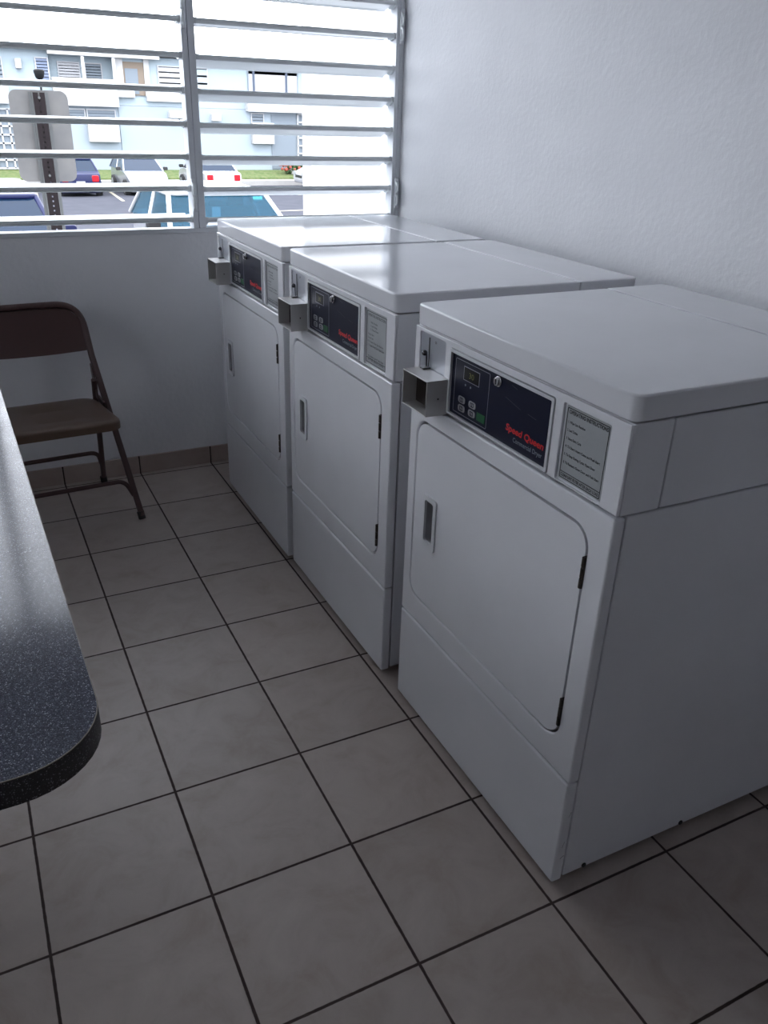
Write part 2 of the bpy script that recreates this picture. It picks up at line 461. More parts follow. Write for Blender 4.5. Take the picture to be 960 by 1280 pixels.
mat_knob = mat('knob_metal', (.10, .10, .11), .15, 1)
def dryer(loc, label, style, rz=0.0):
    root = empty('clothes_dryer', loc, rz)
    tag(root, label, 'dryer', 'commercial dryers along the wall')
    E = M['enamel']
    # body: lower cabinet and upper side band
    b = NB()
    box(b, .0228, .69, .002, W - .002, .022, .8455)
    box(b, .0885, .69, .001, W - .001, .8495, 1.0055)
    box(b, .10, .68, .012, W - .012, .83, .86)
    obj('cabinet', b, E, root, .003)
    # kick panel and door surround wrap round the front edge
    b = NB(); box(b, -.006, .0195, 0, W, .018, .2810); obj('lower_panel', b, E, root, .005, 3)
    HY0, HY1, HZ0, HZ1 = .543, .600, .507, .638
    b = NB()
    plate(b, [rrect(0, W, .2845, .8455, 0), rrect(.0508, .6522, .3488, .8042, .044, 8)], 'x', -.005, .0195)
    obj('front_panel', b, E, root, .0042, 3)
    b = NB()
    plate(b, [rrect(.0553, .6477, .3533, .7997, .040, 8), rrect(HY0 + .006, HY1 - .006, HZ0 + .006, HZ1 - .006, .008, 4)], 'x', -.0042, .016)
    dr = obj('door', b, E, root, .003, 3)
    b = NB()
    plate(b, [rrect(HY0, HY1, HZ0, HZ1, .008, 4), rrect(HY0 + .012, HY1 - .008, HZ0 + .016, HZ1 - .012, .006, 4)], 'x', -.0085, -.0020)
    hd = obj('door_handle', b, M['handle_trim'], dr, .002)
    b = NB()
    plate(b, [rrect(HY0 + .0065, HY1 - .0065, HZ0 + .0065, HZ1 - .0065, .008, 4), rrect(HY0 + .012, HY1 - .008, HZ0 + .016, HZ1 - .012, .006, 4)], 'x', -.0020, .018)
    box(b, .0185, .0202, HY0 + .004, HY1 - .004, HZ0 + .004, HZ1 - .004)
    tag(obj('handle_recess', b, M['handle_grey'], dr), 'grey recessed finger grip')
    for z0, z1 in ((.690, .753), (.388, .452)):
        b = NB()
        box(b, -.006, .012, .0510, .0550, z0, z1)
        for q in range(3):
            zz = z0 + (z1 - z0) * q / 3
            tube(b, [(-.006, .0530, zz + .0015), (-.006, .0530, zz + (z1 - z0) / 3 - .0015)], .0042, 8)
        tag(obj('hinge', b, M['hinge'], root, smooth=60), 'dark brown barrel hinge')
    # console
    b = NB()
    box(b, .0042, .086, 0, W, .8495, 1.0065)
    co = obj('console', b, M['console'], root, .003)
    b = NB()
    plate(b, [rrect(.001, W - .001, .8505, 1.0055, 0), rrect(.044, .164, .853, .992, .005, 3), rrect(.186, .536, .851 + .001, .992, .005, 3), rrect(.556, .664, .898, .997, .004, 3)], 'x', -.002, .0041)
    obj('console_face', b, M['console'], co, .0022)
    b = NB()
    plate(b, [rrect(.187, .535, .8535, .991, .004, 3), rrect(.1935, .5285, .858, .9845, .002, 2)], 'x', -.0045, .0035)
    obj('panel_bezel', b, M['handle_trim'], co, .0018)
    # control panel
    b = NB(); box(b, .0008, .004, .1935, .5285, .858, .9845)
    cp = obj('control_panel', b, M['navy'], co, smooth=0)
    tag(cp, 'navy blue control panel')
    X = .0008
    b = NB(); plate(b, [rrect(.390, .516, .864, .9765, .003, 3), rrect(.3912, .5148, .8652, .9753, .002, 3)], 'x', X - .0004, X + .0006)
    obj('outline', b, M['panel_line'], cp, smooth=0)
    b = NB(); box(b, X - .0006, X + .0005, .427, .482, .9405, .966)
    ds = obj('display', b, M['display'], cp, smooth=0)
    b = NB(); plate(b, [rrect(.4255, .4835, .939, .9675, 0), rrect(.427, .482, .9405, .966, 0)], 'x', X - .0004, X + .0005)
    obj('display_frame', b, M['panel_line'], ds, smooth=0)
    text('display_digits', '30', M['digit'], ds, X - .0008, .463, .445, .947, .012)
    for y in (.474, .455):
        b = NB(); disc(b, (y, .930), 'x', .0022, X - .001, X + .001, 10); obj('indicator_light', b, M['grey_ink'], cp, smooth=0)
    for y, z in ((.484, .896), (.444, .897), (.483, .878), (.444, .879)):
        b = NB(); prism(b, rrect(y - .0125, y + .0125, z - .0068, z + .0068, .005, 4), 'x', X - .0012, X + .0005)
        bt = obj('button', b, M['button'], cp, smooth=0)
        b = NB(); plate(b, [rrect(y - .006, y + .006, z - .0045, z + .0045, .001, 2), rrect(y - .0045, y + .0045, z - .003, z + .003, .001, 2)], 'x', X - .0016, X - .0011)
        box(b, X - .0016, X - .0011, y - .0008, y + .0008, z - .003, z + .003)
        obj('button_symbol', b, M['navy'], bt, smooth=0)
    b = NB(); box(b, X - .0012, X + .0005, .396, .4245, .8725, .889)
    tag(obj('start_button', b, M['green'], cp, smooth=0), 'green start button')
    b = NB()
    disc(b, (.359, .971), 'x', .0105, X - .004, X + .001, 20); disc(b, (.359, .971), 'x', .0078, X - .009, X - .004, 20)
    lo = obj('key_lock', b, M['steel'], cp, .0008)
    b = NB(); box(b, X - .0094, X - .0085, .3578, .3602, .966, .976); obj('keyhole', b, M['black'], lo, smooth=0)
    text('brand_lettering', 'Speed Queen', M['red_ink'], cp, X - .0005, .324, .206, .888, .0135, shear=.12, bold=.028)
    text('panel_lettering', 'Commercial Dryer', M['grey_ink'], cp, X - .0005, .298, .208, .8720, .0095, bold=.012)
    # thin worn scratches across the dark panel
    for (ya, za, yb, zb) in ((.335, .948, .285, .938), (.262, .9375, .236, .935), (.318, .975, .300, .972)):
        b = NB(); quad_slab(b, [(X - .0003, ya, za), (X - .0003, yb, zb), (X - .0003, yb, zb + .0007), (X - .0003, ya, za + .0007)], -.0004)
        obj('scratch_mark', b, M['scratch'], cp, smooth=0)
    # instruction label
    b = NB(); box(b, .0022, .0042, .0485, .1585, .857, .988)
    lb = obj('instruction_label', b, M['label'], co, smooth=0)
    tag(lb, 'silver instruction label with black print')
    b = NB()
    plate(b, [rrect(.0505, .1565, .8595, .9855, .002, 3), rrect(.0518, .1552, .8608, .9842, .002, 3)], 'x', .0018, .0023)
    box(b, .0018, .0023, .0518, .1552, .8708, .8718)
    obj('label_border', b, M['black_ink'], lb, smooth=0)
    label_text(lb, style)
    # coin slide and coin return box
    b = NB(); box(b, .001, .0042, .557, .663, .899, .996)
    cs = obj('coin_plate', b, M['coin_plate'], co, smooth=0)
    b = NB(); box(b, .0002, .0012, .6255, .6285, .918, .990); obj('coin_slot', b, M['black'], cs, smooth=0)
    b = NB(); bmesh.ops.create_uvsphere(b, u_segments=14, v_segments=8, radius=.0062, matrix=Matrix.Translation((-.008, .631, .9565))); tube(b, [(-.004, .629, .957), (-.004, .6275, .927)], .0017, 8)
    tag(obj('coin_knob', b, mat_knob, cs, smooth=60), 'dark shiny coin slide knob')
    b = NB(); box(b, -.018, .001, .616, .632, .9245, .9275); obj('coin_tongue', b, M['black'], cs, .001)
    b = NB(); disc(b, (.600, .985), 'x', .003, -.0005, .001, 12); obj('rivet', b, M['steel'], cs, smooth=0)
    b = NB()
    plate(b, [rrect(.534, .640, .848, .9245, 0), rrect(.5365, .6375, .8505, .922, 0)], 'x', -.054, -.0005)
    box(b, -.006, -.001, .536, .638, .850, .9225)
    cb = obj('coin_box', b, M['coin_metal'], co, .0008)
    tag(cb, 'grey metal coin return box with open front')
    b = NB(); box(b, -.040, -.020, .5366, .545, .8506, .9219); box(b, -.0205, -.0062, .5366, .6374, .8506, .9219)
    obj('coin_chute', b, M['hinge'], cb, smooth=0)
    b = NB(); disc(b, (-.026, .885), 'y', .002, .5332, .5341, 10); obj('rivet', b, M['hinge'], cb, smooth=0)
    # lid with rounded corners and a separate rear strip
    b = NB()
    out = rrect(-.002, .5155, -.001, W + .001, .0005, 1)
    front = []
    r = .018
    for cx, cy, a in ((-.002 + r, W + .001 - r, 90), (-.002 + r, -.001 + r, 180)):
        for i in range(7):
            t = math.radians(a + 90 * i / 6); front.append((cx + r * math.cos(t), cy + r * math.sin(t)))
    front = [(.5155, W + .001)] + front + [(.5155, -.001)]
    prism(b, front, 'z', 1.0085, 1.0525)
    lid = obj('lid', b, E, root, .0045, 3)
    b = NB()
    r = .015
    rear = [(.5185, -.001)]
    for cx, cy, a in ((.702 - r, -.001 + r, 270), (.702 - r, W + .001 - r, 0)):
        for i in range(6):
            t = math.radians(a + 90 * i / 5); rear.append((cx + r * math.cos(t), cy + r * math.sin(t)))
    rear.append((.5185, W + .001))
    prism(b, rear, 'z', 1.0085, 1.0532)
    obj('rear_strip', b, E, lid, .004, 3)
    # screws and feet
    for sd in (.0022, W - .0022):
        for x in (.076, .345, .628):
            b = NB(); o_ = -1 if sd < .1 else 1
            disc(b, (x, .030), 'y', .0058, sd - .0005, sd + o_ * .003, 12)
            tag(obj('screw', b, M['black'], root, .0008), 'black screw head')
    for x in (.06, .63):
        for y in (.05, W - .05):
            b = NB(); disc(b, (x, y), 'z', .020, 0.0, .012, 16); disc(b, (x, y), 'z', .008, .012, .024, 10)
            obj('leveling_foot', b, M['black'], root, .001)
    return root

d1 = dryer((.937, .028, 0), 'white commercial dryer closest to the camera, its whole near side showing, readable instruction label', 'full')
# scuffs on the near dryer only
def scuffs(root):
    for (x, z, l, a) in ((.008, .12, .016, 1.3), (.010, .085, .010, .6), (.012, .20, .012, 1.2), (.25, .085, .03, .3)):
        b = NB()
        dx, dz = math.cos(a) * l / 2, math.sin(a) * l / 2
        y = -.0002 if x < .02 else .0028
        quad_slab(b, [(x - dx, y, z - dz), (x + dx, y, z + dz), (x + dx, y, z + dz + .0012), (x - dx, y, z - dz + .0012)], .0003)
        obj('scuff_mark', b, M['hinge'], root, smooth=0)
    for pts, m_ in (([(.40 + .075 * t, .0027, .125 - .022 * math.sin(PI * (.15 + .6 * t)) + .03 * t * t) for t in [i / 10 for i in range(11)]], M['hinge']),
                    ([(.20, .0027, .797), (.42, .0027, .802)], M['label'])):
        b = NB(); tube(b, pts, .0006, 5); obj('scuff_mark', b, m_, root, smooth=0)
scuffs(d1)
d2 = dryer((.932, .801, 0), 'white commercial dryer standing in the middle of the row of three', 'dense')
d3 = dryer((.923, 1.512, 0), 'white commercial dryer at the window end of the row, below the louvered window', 'dense')

# ------------------------------------------------------------------ folding chair
ch = empty('folding_chair', (.270, 2.2, 0), math.radians(3.5))
tag(ch, 'brown steel folding chair against the wall under the window', 'chair')
CB = M['chair_brown']
R_ = .0115
b = NB()
half = [(.247, -.178, .012), (.182, .062, .58), (.172, .125, .757)]
U = [(-x, y, z) for x, y, z in half] + [(x, y, z) for x, y, z in half[::-1]]
pts = [Vector(p) for p in U]
path = [pts[0], pts[1]] + fillet([pts[1], pts[2], pts[3], pts[4]], .115, 10)[1:-1] + [pts[4], pts[5]]
tube(b, path, R_, 12)
obj('frame', b, CB, ch, smooth=60)
def fleg(z):
    t = z / .58
    return Vector((.247 - .065 * t, -.178 + .24 * t, z))
# front and rear stretchers, their ends bent down onto the legs
p = fleg(.085); q = fleg(.150)
b = NB(); tube(b, fillet([(-p.x + .004, p.y, p.z), (-q.x + .02, q.y - .004, .140), (q.x - .02, q.y - .004, .140), (p.x - .004, p.y, p.z)], .06, 8), .0085, 10)
obj('stretcher', b, CB, ch, smooth=60)
rf, rt = Vector((.199, .222, .012)), Vector((.170, .012, .500))
for s in (-1, 1):
    b = NB(); tube(b, [(s * rf.x, rf.y, rf.z), (s * rt.x, rt.y, rt.z)], .0105, 10)
    obj('rear_leg', b, CB, ch, smooth=60)
    b = NB(); box(b, s * .188 - .004, s * .188 + .004, -.035, .060, .405, .425)
    prism(b, [(.0, .425), (.05, .425), (.075, .545), (.045, .545)], 'x', s * .176 - .003, s * .176 + .003)
    obj('seat_bracket', b, CB, ch, .002)
    for f in (Vector((.247, -.178, 0)), Vector((.199, .222, 0))):
        b = NB(); tube(b, [(s * f.x, f.y, .0), (s * (f.x - .003), f.y + (.008 if f.y < 0 else -.008), .028)], .0135, 10)
        obj('foot_cap', b, M['rubber'], ch, smooth=60)
def rleg(z):
    t = (z - rf.z) / (rt.z - rf.z); return rf + (rt - rf) * t
p = rleg(.10); q = rleg(.17)
b = NB(); tube(b, fillet([(-p.x + .004, p.y, p.z), (-q.x + .015, q.y, .162), (q.x - .015, q.y, .162), (p.x - .004, p.y, p.z)], .05, 8), .0085, 10)
obj('stretcher', b, CB, ch, smooth=60)
# seat pan
b = NB()
outl = []
for cx, cy, r, a in ((.190 - .05, -.30 + .05, .05, 270), (.176 - .06, .095 - .06, .06, 0), (-.176 + .06, .095 - .06, .06, 90), (-.190 + .05, -.30 + .05, .05, 180)):
    for i in range(7):
        t = math.radians(a + 90 * i / 6); outl.append((cx + r * math.cos(t), cy + r * math.sin(t)))
rings = []
def seat_z(x, y):
    return .441 - (y + .30) * .075 - .012 * max(0, 1 - ((x / .15) ** 2 + ((y + .10) / .17) ** 2))
cen = (0, -.10)
for s, dz in ((.25, 0), (.5, 0), (.72, 0), (.88, 0), (.965, 0), (.992, -.004), (1.0, -.011), (1.0, -.032)):
    rings.append([b.verts.new((cen[0] + (x - cen[0]) * s, cen[1] + (y - cen[1]) * s, seat_z(cen[0] + (x - cen[0]) * s, cen[1] + (y - cen[1]) * s) + dz)) for x, y in outl])
b.faces.new(rings[0])
for A, B in zip(rings, rings[1:]):
    n = len(A)
    for k in range(n): b.faces.new((A[k], B[k], B[(k + 1) % n], A[(k + 1) % n]))
inner = [b.verts.new((v.co.x * .985, cen[1] + (v.co.y - cen[1]) * .985, v.co.z)) for v in rings[-1]]
low = [b.verts.new((v.co.x, v.co.y, v.co.z + .024)) for v in inner]
n = len(inner)
for A, B in ((rings[-1], inner), (inner, low)):
    for k in range(n): b.faces.new((A[k], B[k], B[(k + 1) % n], A[(k + 1) % n]))
b.faces.new(low)
obj('seat', b, M['chair_seat'], ch, smooth=60)
# curved backrest sheet between the two uprights, rolled over the top tube
b = NB()
NX, NZ = 18, 10
def back_pt(i, j, off):
    u = -1 + 2 * i / NX; v = j / NZ
    zb = .598 + .0 * u
    z0 = zb - .012 * (1 - u * u); ztop = .757 - (0 if abs(u) < .45 else .058 * ((abs(u) - .45) / .55) ** 2.4)
    z = z0 + (ztop - z0) * v
    yt = .062 + (z - .58) * (.125 - .062) / (.757 - .58)
    xw = .182 - (z - .58) * .010 / .177
    if abs(u) > .45 and v > .5: xw -= .010 * (v - .5) * 2 * ((abs(u) - .45) / .55)
    bow = .028 * (1 - u * u) * (1 - v * .55)
    return Vector((u * (xw - .001), yt + bow + off - .004, z))
for off in (0, .004):
    g = [[b.verts.new(back_pt(i, j, off)) for j in range(NZ + 1)] for i in range(NX + 1)]
    for i in range(NX):
        for j in range(NZ): b.faces.new((g[i][j], g[i + 1][j], g[i + 1][j + 1], g[i][j + 1]))
    if off == 0: g0 = g
rim = lambda g: [g[i][0] for i in range(NX + 1)] + [g[NX][j] for j in range(1, NZ + 1)] + [g[i][NZ] for i in range(NX - 1, -1, -1)] + [g[0][j] for j in range(NZ - 1, 0, -1)]
ra, rb = rim(g0), rim(g)
for k in range(len(ra)): b.faces.new((ra[k], ra[(k + 1) % len(ra)], rb[(k + 1) % len(ra)], rb[k]))
obj('backrest', b, CB, ch, smooth=60)

# ------------------------------------------------------------------ folding counter table
tb = empty('laminate_table', (.1295, -.0633, 0), math.radians(.83))
tag(tb, 'dark speckled laminate table with a rounded corner beside the tiled aisle', 'table')
TW, TL_, TR_ = .78, 1.62, .105
def table_outline(g=0.0):
    o = []
    for cx, cy, a, r in ((-TR_, TR_, 270, TR_), (-.03, TL_ - .03, 0, .03), (-TW + .03, TL_ - .03, 90, .03), (-TW + TR_, TR_, 180, TR_)):
        for i in range(11):
            t = math.radians(a + 90 * i / 10); o.append((cx + (r - g) * math.cos(t), cy + (r - g) * math.sin(t)))
    return o
b = NB(); prism(b, table_outline(.0014), 'z', .713, .75); obj('tabletop', b, M['laminate'], tb)
b = NB(); plate(b, [table_outline(), table_outline(.0013)], 'z', .712, .7490); tag(obj('edge_band', b, M['laminate_edge'], tb, smooth=50), 'darker speckled edge band')
b = NB(); plate(b, [table_outline(.0001), table_outline(.0013)], 'z', .7491, .7501); obj('edge_seam', b, M['seam'], tb, smooth=50)
for x, y in ((-.30, .45), (-TW + .1, .45), (-.30, TL_ - .2), (-TW + .1, TL_ - .2)):
    b = NB(); tube(b, [(x, y, 0), (x, y, .712)], .019, 12); obj('leg', b, M['leg_metal'], tb, smooth=60)
b = NB(); box(b, -TW + .08, -.28, .43, .47, .66, .711); box(b, -TW + .08, -.28, TL_ - .22, TL_ - .18, .66, .711); obj('apron', b, M['leg_metal'], tb, .002)

# ------------------------------------------------------------------ outdoors
CY = -.845
def gz(y): return -1.0 - .038 * ((y - CY) - 10.5)
b = NB()
ya, yb_ = YB + .16, 41.5
vs = [b.verts.new(p) for p in ((-30, ya, gz(ya)), (45, ya, gz(ya)), (45, yb_, gz(yb_)), (-30, yb_, gz(yb_)),
                               (-30, ya, gz(ya) - .3), (45, ya, gz(ya) - .3), (45, yb_, gz(yb_) - .3), (-30, yb_, gz(yb_) - .3))]
for f in ((0, 1, 2, 3), (7, 6, 5, 4), (0, 4, 5, 1), (1, 5, 6, 2), (2, 6, 7, 3), (3, 7, 4, 0)): b.faces.new([vs[i] for i in f])
struct(obj('ground', b, M['asphalt'], smooth=0))
def stripe(x0, y0, x1, y1, w=.12):
    d = Vector((x1 - x0, y1 - y0, 0)).normalized(); s = Vector((-d.y, d.x, 0)) * w / 2
    b = NB()
    P = [Vector((x0, y0, 0)) - s, Vector((x1, y1, 0)) - s, Vector((x1, y1, 0)) + s, Vector((x0, y0, 0)) + s]
    quad_slab(b, [(p.x, p.y, gz(p.y) + .004) for p in P], .006)
    return b
NST = 0
for args in ((5.75, 31.2, 6.3, 37.2), (8.6, 31.2, 9.1, 37.2), (13.35, 33.4, 13.6, 38.2), (2.9, 31.2, 3.4, 37.2), (9.4, 25.4, 12.4, 26.0, .22), (1.9, 8.6, 1.9, 13.5), (-.9, 8.6, -.9, 13.5)):
    NST += 1
    struct(obj('trim_%d' % (NST + 1), stripe(*args), M['stripe'], smooth=0))
# sidewalk, grass, far apartment block
YS = 41.55
b = NB(); box(b, -30, 45, YS, YS + .9, gz(YS) - .3, -1.99); struct(obj('sidewalk', b, M['concrete'], smooth=0))
b = NB()
prism(b, [(YS + .9, -2.5), (YS + .9, -1.92), (YS + 2.58, -1.66), (YS + 2.58, -2.5)], 'x', -30, 45)
g = struct(obj('grass_strip', b, M['grass'], smooth=0))

FB = 44.155                       # facade of the apartment block
bl = empty('apartment_block', (8, FB, -1.66))
bl.location = (0, FB, 0)
tag(bl, 'long two-storey pale blue apartment block behind the parking lot', 'building')
b = NB()
box(b, -22, 5.35, .0, 9, -1.9, 3.36)
box(b, 8.25, 34, .0, 9, 1.2, 3.30)
box(b, 5.35, 8.25, .45, 9, 1.26, 3.3)
obj('wall', b, M['pale_blue'], bl, smooth=0)
b = NB(); box(b, 8.25, 34, -.02, 8.9, -1.9, 1.19); box(b, 5.36, 8.24, .02, 9, -1.9, 1.25)
tag(obj('ground_floor_wall', b, M['periwinkle'], bl, smooth=0), 'grey blue ground floor wall')
b = NB(); box(b, -22.3, 34.3, -.45, 9.2, 3.34, 3.52); box(b, 5.3, 10.3, -.44, -.002, 3.2, 3.339)
obj('roof', b, M['white_trim'], bl, smooth=0)
def slat_window(x0, x1, z0, z1, y=-.03, n=6, fr=None, sl=None):
    b = NB(); plate(b, [rrect(x0, x1, z0, z1, 0), rrect(x0 + .05, x1 - .05, z0 + .05, z1 - .05, 0)], 'y', y - .03, y + .05)
    w = obj('window', b, fr or M['grille_white'], bl, smooth=0)
    b = NB(); box(b, x0 + .05, x1 - .05, y + .03, y + .05, z0 + .05, z1 - .05); obj('pane', b, M['slat_dark'], w, smooth=0)
    b = NB()
    for k in range(n):
        zz = z0 + .05 + (z1 - z0 - .1) * (k + .5) / n
        h = (z1 - z0) / n * .34
        box(b, x0 + .05, x1 - .05, y - .02, y + .02, zz - h, zz + h)
    obj('slats', b, sl or M['slat_grey'], w, smooth=0)
    return w
# upper floor, from the left
slat_window(2.2, 3.38, 1.9, 3.0, n=6)
slat_window(4.75, 5.33, 1.95, 3.06, n=8, sl=mat('blue_slats', (.12, .15, .22), .6))
slat_window(5.75, 6.75, 1.9, 2.95, .42, 8, sl=M['grille_white'])
slat_window(6.95, 7.75, 1.9, 2.95, .42, 8)
slat_window(10.25, 11.4, 1.95, 2.98, n=4, sl=M['grille_white'])
slat_window(11.72, 12.72, 1.9, 2.98, n=3, sl=M['pale_blue'])
w = slat_window(14.75, 17.45, 1.85, 3.0, n=1, fr=M['slat_grey'], sl=M['grille_white'])
b = NB(); box(b, 15.0, 15.12, -.07, -.05, 1.9, 2.95); box(b, 16.75, 16.87, -.07, -.05, 1.9, 2.95); obj('window_bar', b, M['slat_dark'], w, smooth=0)
# first balcony on the left and the one on the right
b = NB(); box(b, 5.36, 8.24, -.40, -.30, 1.12, 2.28); box(b, 5.36, 8.24, -.30, .45, 1.13, 1.3); box(b, 5.36, 5.46, -.30, 0, 1.3, 2.28); box(b, 8.14, 8.24, -.30, 0, 1.3, 2.28)
bc = obj('balcony', b, M['white_trim'], bl, smooth=0)
for px in (6.72, 8.10):
    b = NB(); box(b, px, px + .14, -.39, -.29, 2.285, 3.195); obj('balcony_post', b, M['white_trim'], bc, smooth=0)
b = NB(); box(b, 14.6, 19, -.40, -.30, 1.11, 1.95); box(b, 14.6, 19, -.30, 0, 1.12, 1.25); box(b, 14.6, 14.7, -.30, 0, 1.26, 1.95); obj('balcony', b, M['white_trim'], bl, smooth=0)
b = NB(); box(b, -3, 3.45, -.40, -.30, 1.12, 2.0); box(b, -3, 3.45, -.30, 0, 1.13, 1.3); obj('balcony', b, M['white_trim'], bl, smooth=0)
# stairwell opening and white parapet
b = NB(); box(b, 8.62, 9.60, -.06, -.03, 1.65, 3.06)
sw = obj('stairwell_opening', b, M['brown_wall'], bl, smooth=0)
b = NB(); box(b, 8.7, 9.3, -.075, -.061, 1.7, 2.78); obj('stairwell_door', b, M['slat_grey'], sw, smooth=0)
b = NB(); box(b, 8.25, 8.62, -.10, -.01, 1.62, 3.3); box(b, 9.60, 9.85, -.10, -.01, 1.62, 3.3); obj('stairwell_pillar', b, M['white_trim'], sw, smooth=0)
b = NB(); box(b, 9.62, 11.65, -.22, -.01, 1.42, 1.93); box(b, 8.25, 9.05, -.22, -.01, 1.55, 1.93); obj('parapet', b, M['white_trim'], bl, smooth=0)
# small white boxes and panels on the walls
for x0, x1, z0, z1 in ((6.72, 8.15, -.42, .42), (10.62, 11.35, .70, 1.02), (14.85, 16.0, -.40, .60), (3.9, 4.15, 2.55, 2.95), (12.75, 13.2, .62, .95)):
    b = NB(); box(b, x0, x1, -.35, .02, z0, z1); obj('white_panel', b, M['white_trim'], bl, .03)
for x0, x1, z0, z1, n in ((5.9, 6.7, .5, 1.0, 3), (6.75, 8.1, .5, 1.0, 3), (14.85, 15.55, .5, 1.05, 3)):
    slat_window(x0, x1, z0, z1, -.05, n)
b = NB(); box(b, 15.95, 17.3, -.07, -.02, -1.6, 1.0); tag(obj('door', b, M['slat_grey'], bl, smooth=0), 'grey ground floor door')
def grille(x0, x1, z0, z1, nx, nz):
    b = NB()
    for i in range(nx + 1):
        x = x0 + (x1 - x0) * i / nx; box(b, x - .04, x + .04, -.12, -.05, z0, z1)
    for i in range(nz + 1):
        z = z0 + (z1 - z0) * i / nz; box(b, x0, x1, -.12, -.05, z - .04, z + .04)
    gr = obj('grille_gate', b, M['grille_white'], bl, smooth=0)
    b = NB(); box(b, x0, x1, -.045, -.015, z0, z1); obj('gate_backing', b, M['slat_grey'], gr, smooth=0)
grille(17.4, 18.6, -1.6, 1.05, 4, 7); grille(2.2, 4.0, -1.6, .9, 5, 7)

# white end wall close to the window on the right
b = NB(); box(b, 2.66, 7.5, 5.60, 5.78, -1.2, 4.2); box(b, 2.62, 7.5, 5.57, 5.81, 4.2, 4.27)
tag(obj('garden_wall', b, M['plaster'], smooth=0), 'bright white outside wall filling the right half of the right window bay', 'wall')

# sign on a perforated post, seen from behind
sg = empty('parking_sign', (.612, 4.455, gz(4.455)), 0)
tag(sg, 'grey back of a rounded metal sign on a perforated post outside the window', 'sign')
zg = gz(4.455)
b = NB(); prism(b, rrect(-.152, .152, .995 - zg, 1.457 - zg, .042, 6), 'y', .012, .0145); obj('sign_plate', b, M['sign_back'], sg)
b = NB()
for s in (-1, 1):
    box(b, s * .043 - .008, s * .043 + .008, -.001, .0015, 0, 1.447 - zg)
    prism(b, [(s * .036, -.001), (s * .032, -.028), (s * .028, -.028), (s * .031, .001)], 'z', 0, 1.447 - zg)
po = obj('post', b, M['post_zinc'], sg, smooth=0)
b = NB(); ztop = 1.445 - zg
for s in (-1, 1): box(b, s * .017 - .013, s * .017 + .013, -.030, -.027, 0, ztop)
zz = 0.0
while zz < ztop - .02:
    box(b, -.0045, .0045, -.030, -.027, zz, zz + .0165); zz += .0254
obj('perforated_web', b, M['post_dark'], po, smooth=0)
b = NB()
for z in (1.03, 1.42): disc(b, (0, z - zg), 'y', .007, -.034, .012, 8)
obj('bolt', b, M['post_zinc'], sg, smooth=0)

# lamp on a thin pole
lp = empty('street_lamp', (3.06, 27.155, gz(27.155)))
tag(lp, 'dark bowl-shaped lamp on a thin pole rising above the sign', 'lamp')
zg = gz(27.155)
b = NB(); tube(b, [(0, 0, 0), (0, 0, 1.9 - zg)], .028, 8); obj('pole', b, M['lamp_grey'], lp, smooth=60)
b = NB()
prof = [(.06, 1.88), (.11, 1.92), (.145, 2.05), (.15, 2.10), (.12, 2.13), (.03, 2.14)]
rg = [[b.verts.new((r * math.cos(k * PI / 8), r * math.sin(k * PI / 8), z - zg)) for k in range(16)] for r, z in prof]
for A, B in zip(rg, rg[1:]):
    for k in range(16): b.faces.new((A[k], A[(k + 1) % 16], B[(k + 1) % 16], B[k]))
b.faces.new(rg[0][::-1]); b.faces.new(rg[-1])
obj('lamp_head', b, M['lamp_grey'], lp, smooth=50)

# flowering shrub by the far block
sh = empty('flowering_shrub', (16.85, 43.2, -1.78))
tag(sh, 'small red flowering shrub on the grass before the far building', 'shrub')
b = NB()
for _ in range(60):
    a, r, z = random.uniform(0, 2 * PI), random.uniform(0, .5), random.uniform(.05, .55)
    c = Vector((r * math.cos(a) * 1.2, r * math.sin(a) * .6, z)); bmesh.ops.create_icosphere(b, subdivisions=1, radius=random.uniform(.06, .13), matrix=Matrix.Translation(c))
obj('foliage', b, M['leaf'], sh, smooth=0)
b = NB()
for _ in range(26):
    a, r, z = random.uniform(0, 2 * PI), random.uniform(.1, .55), random.uniform(.2, .65)
    bmesh.ops.create_icosphere(b, subdivisions=1, radius=random.uniform(.05, .10), matrix=Matrix.Translation((r * math.cos(a) * 1.1 - .3, r * math.sin(a) * .6 - .15, z)))
obj('blossom', b, M['petal'], sh, smooth=0)
b = NB(); prism(b, [(.22 * math.cos(k * PI / 6), .22 * math.sin(k * PI / 6)) for k in range(12)], 'z', -.02, .2); obj('planter', b, M['concrete'], sh)

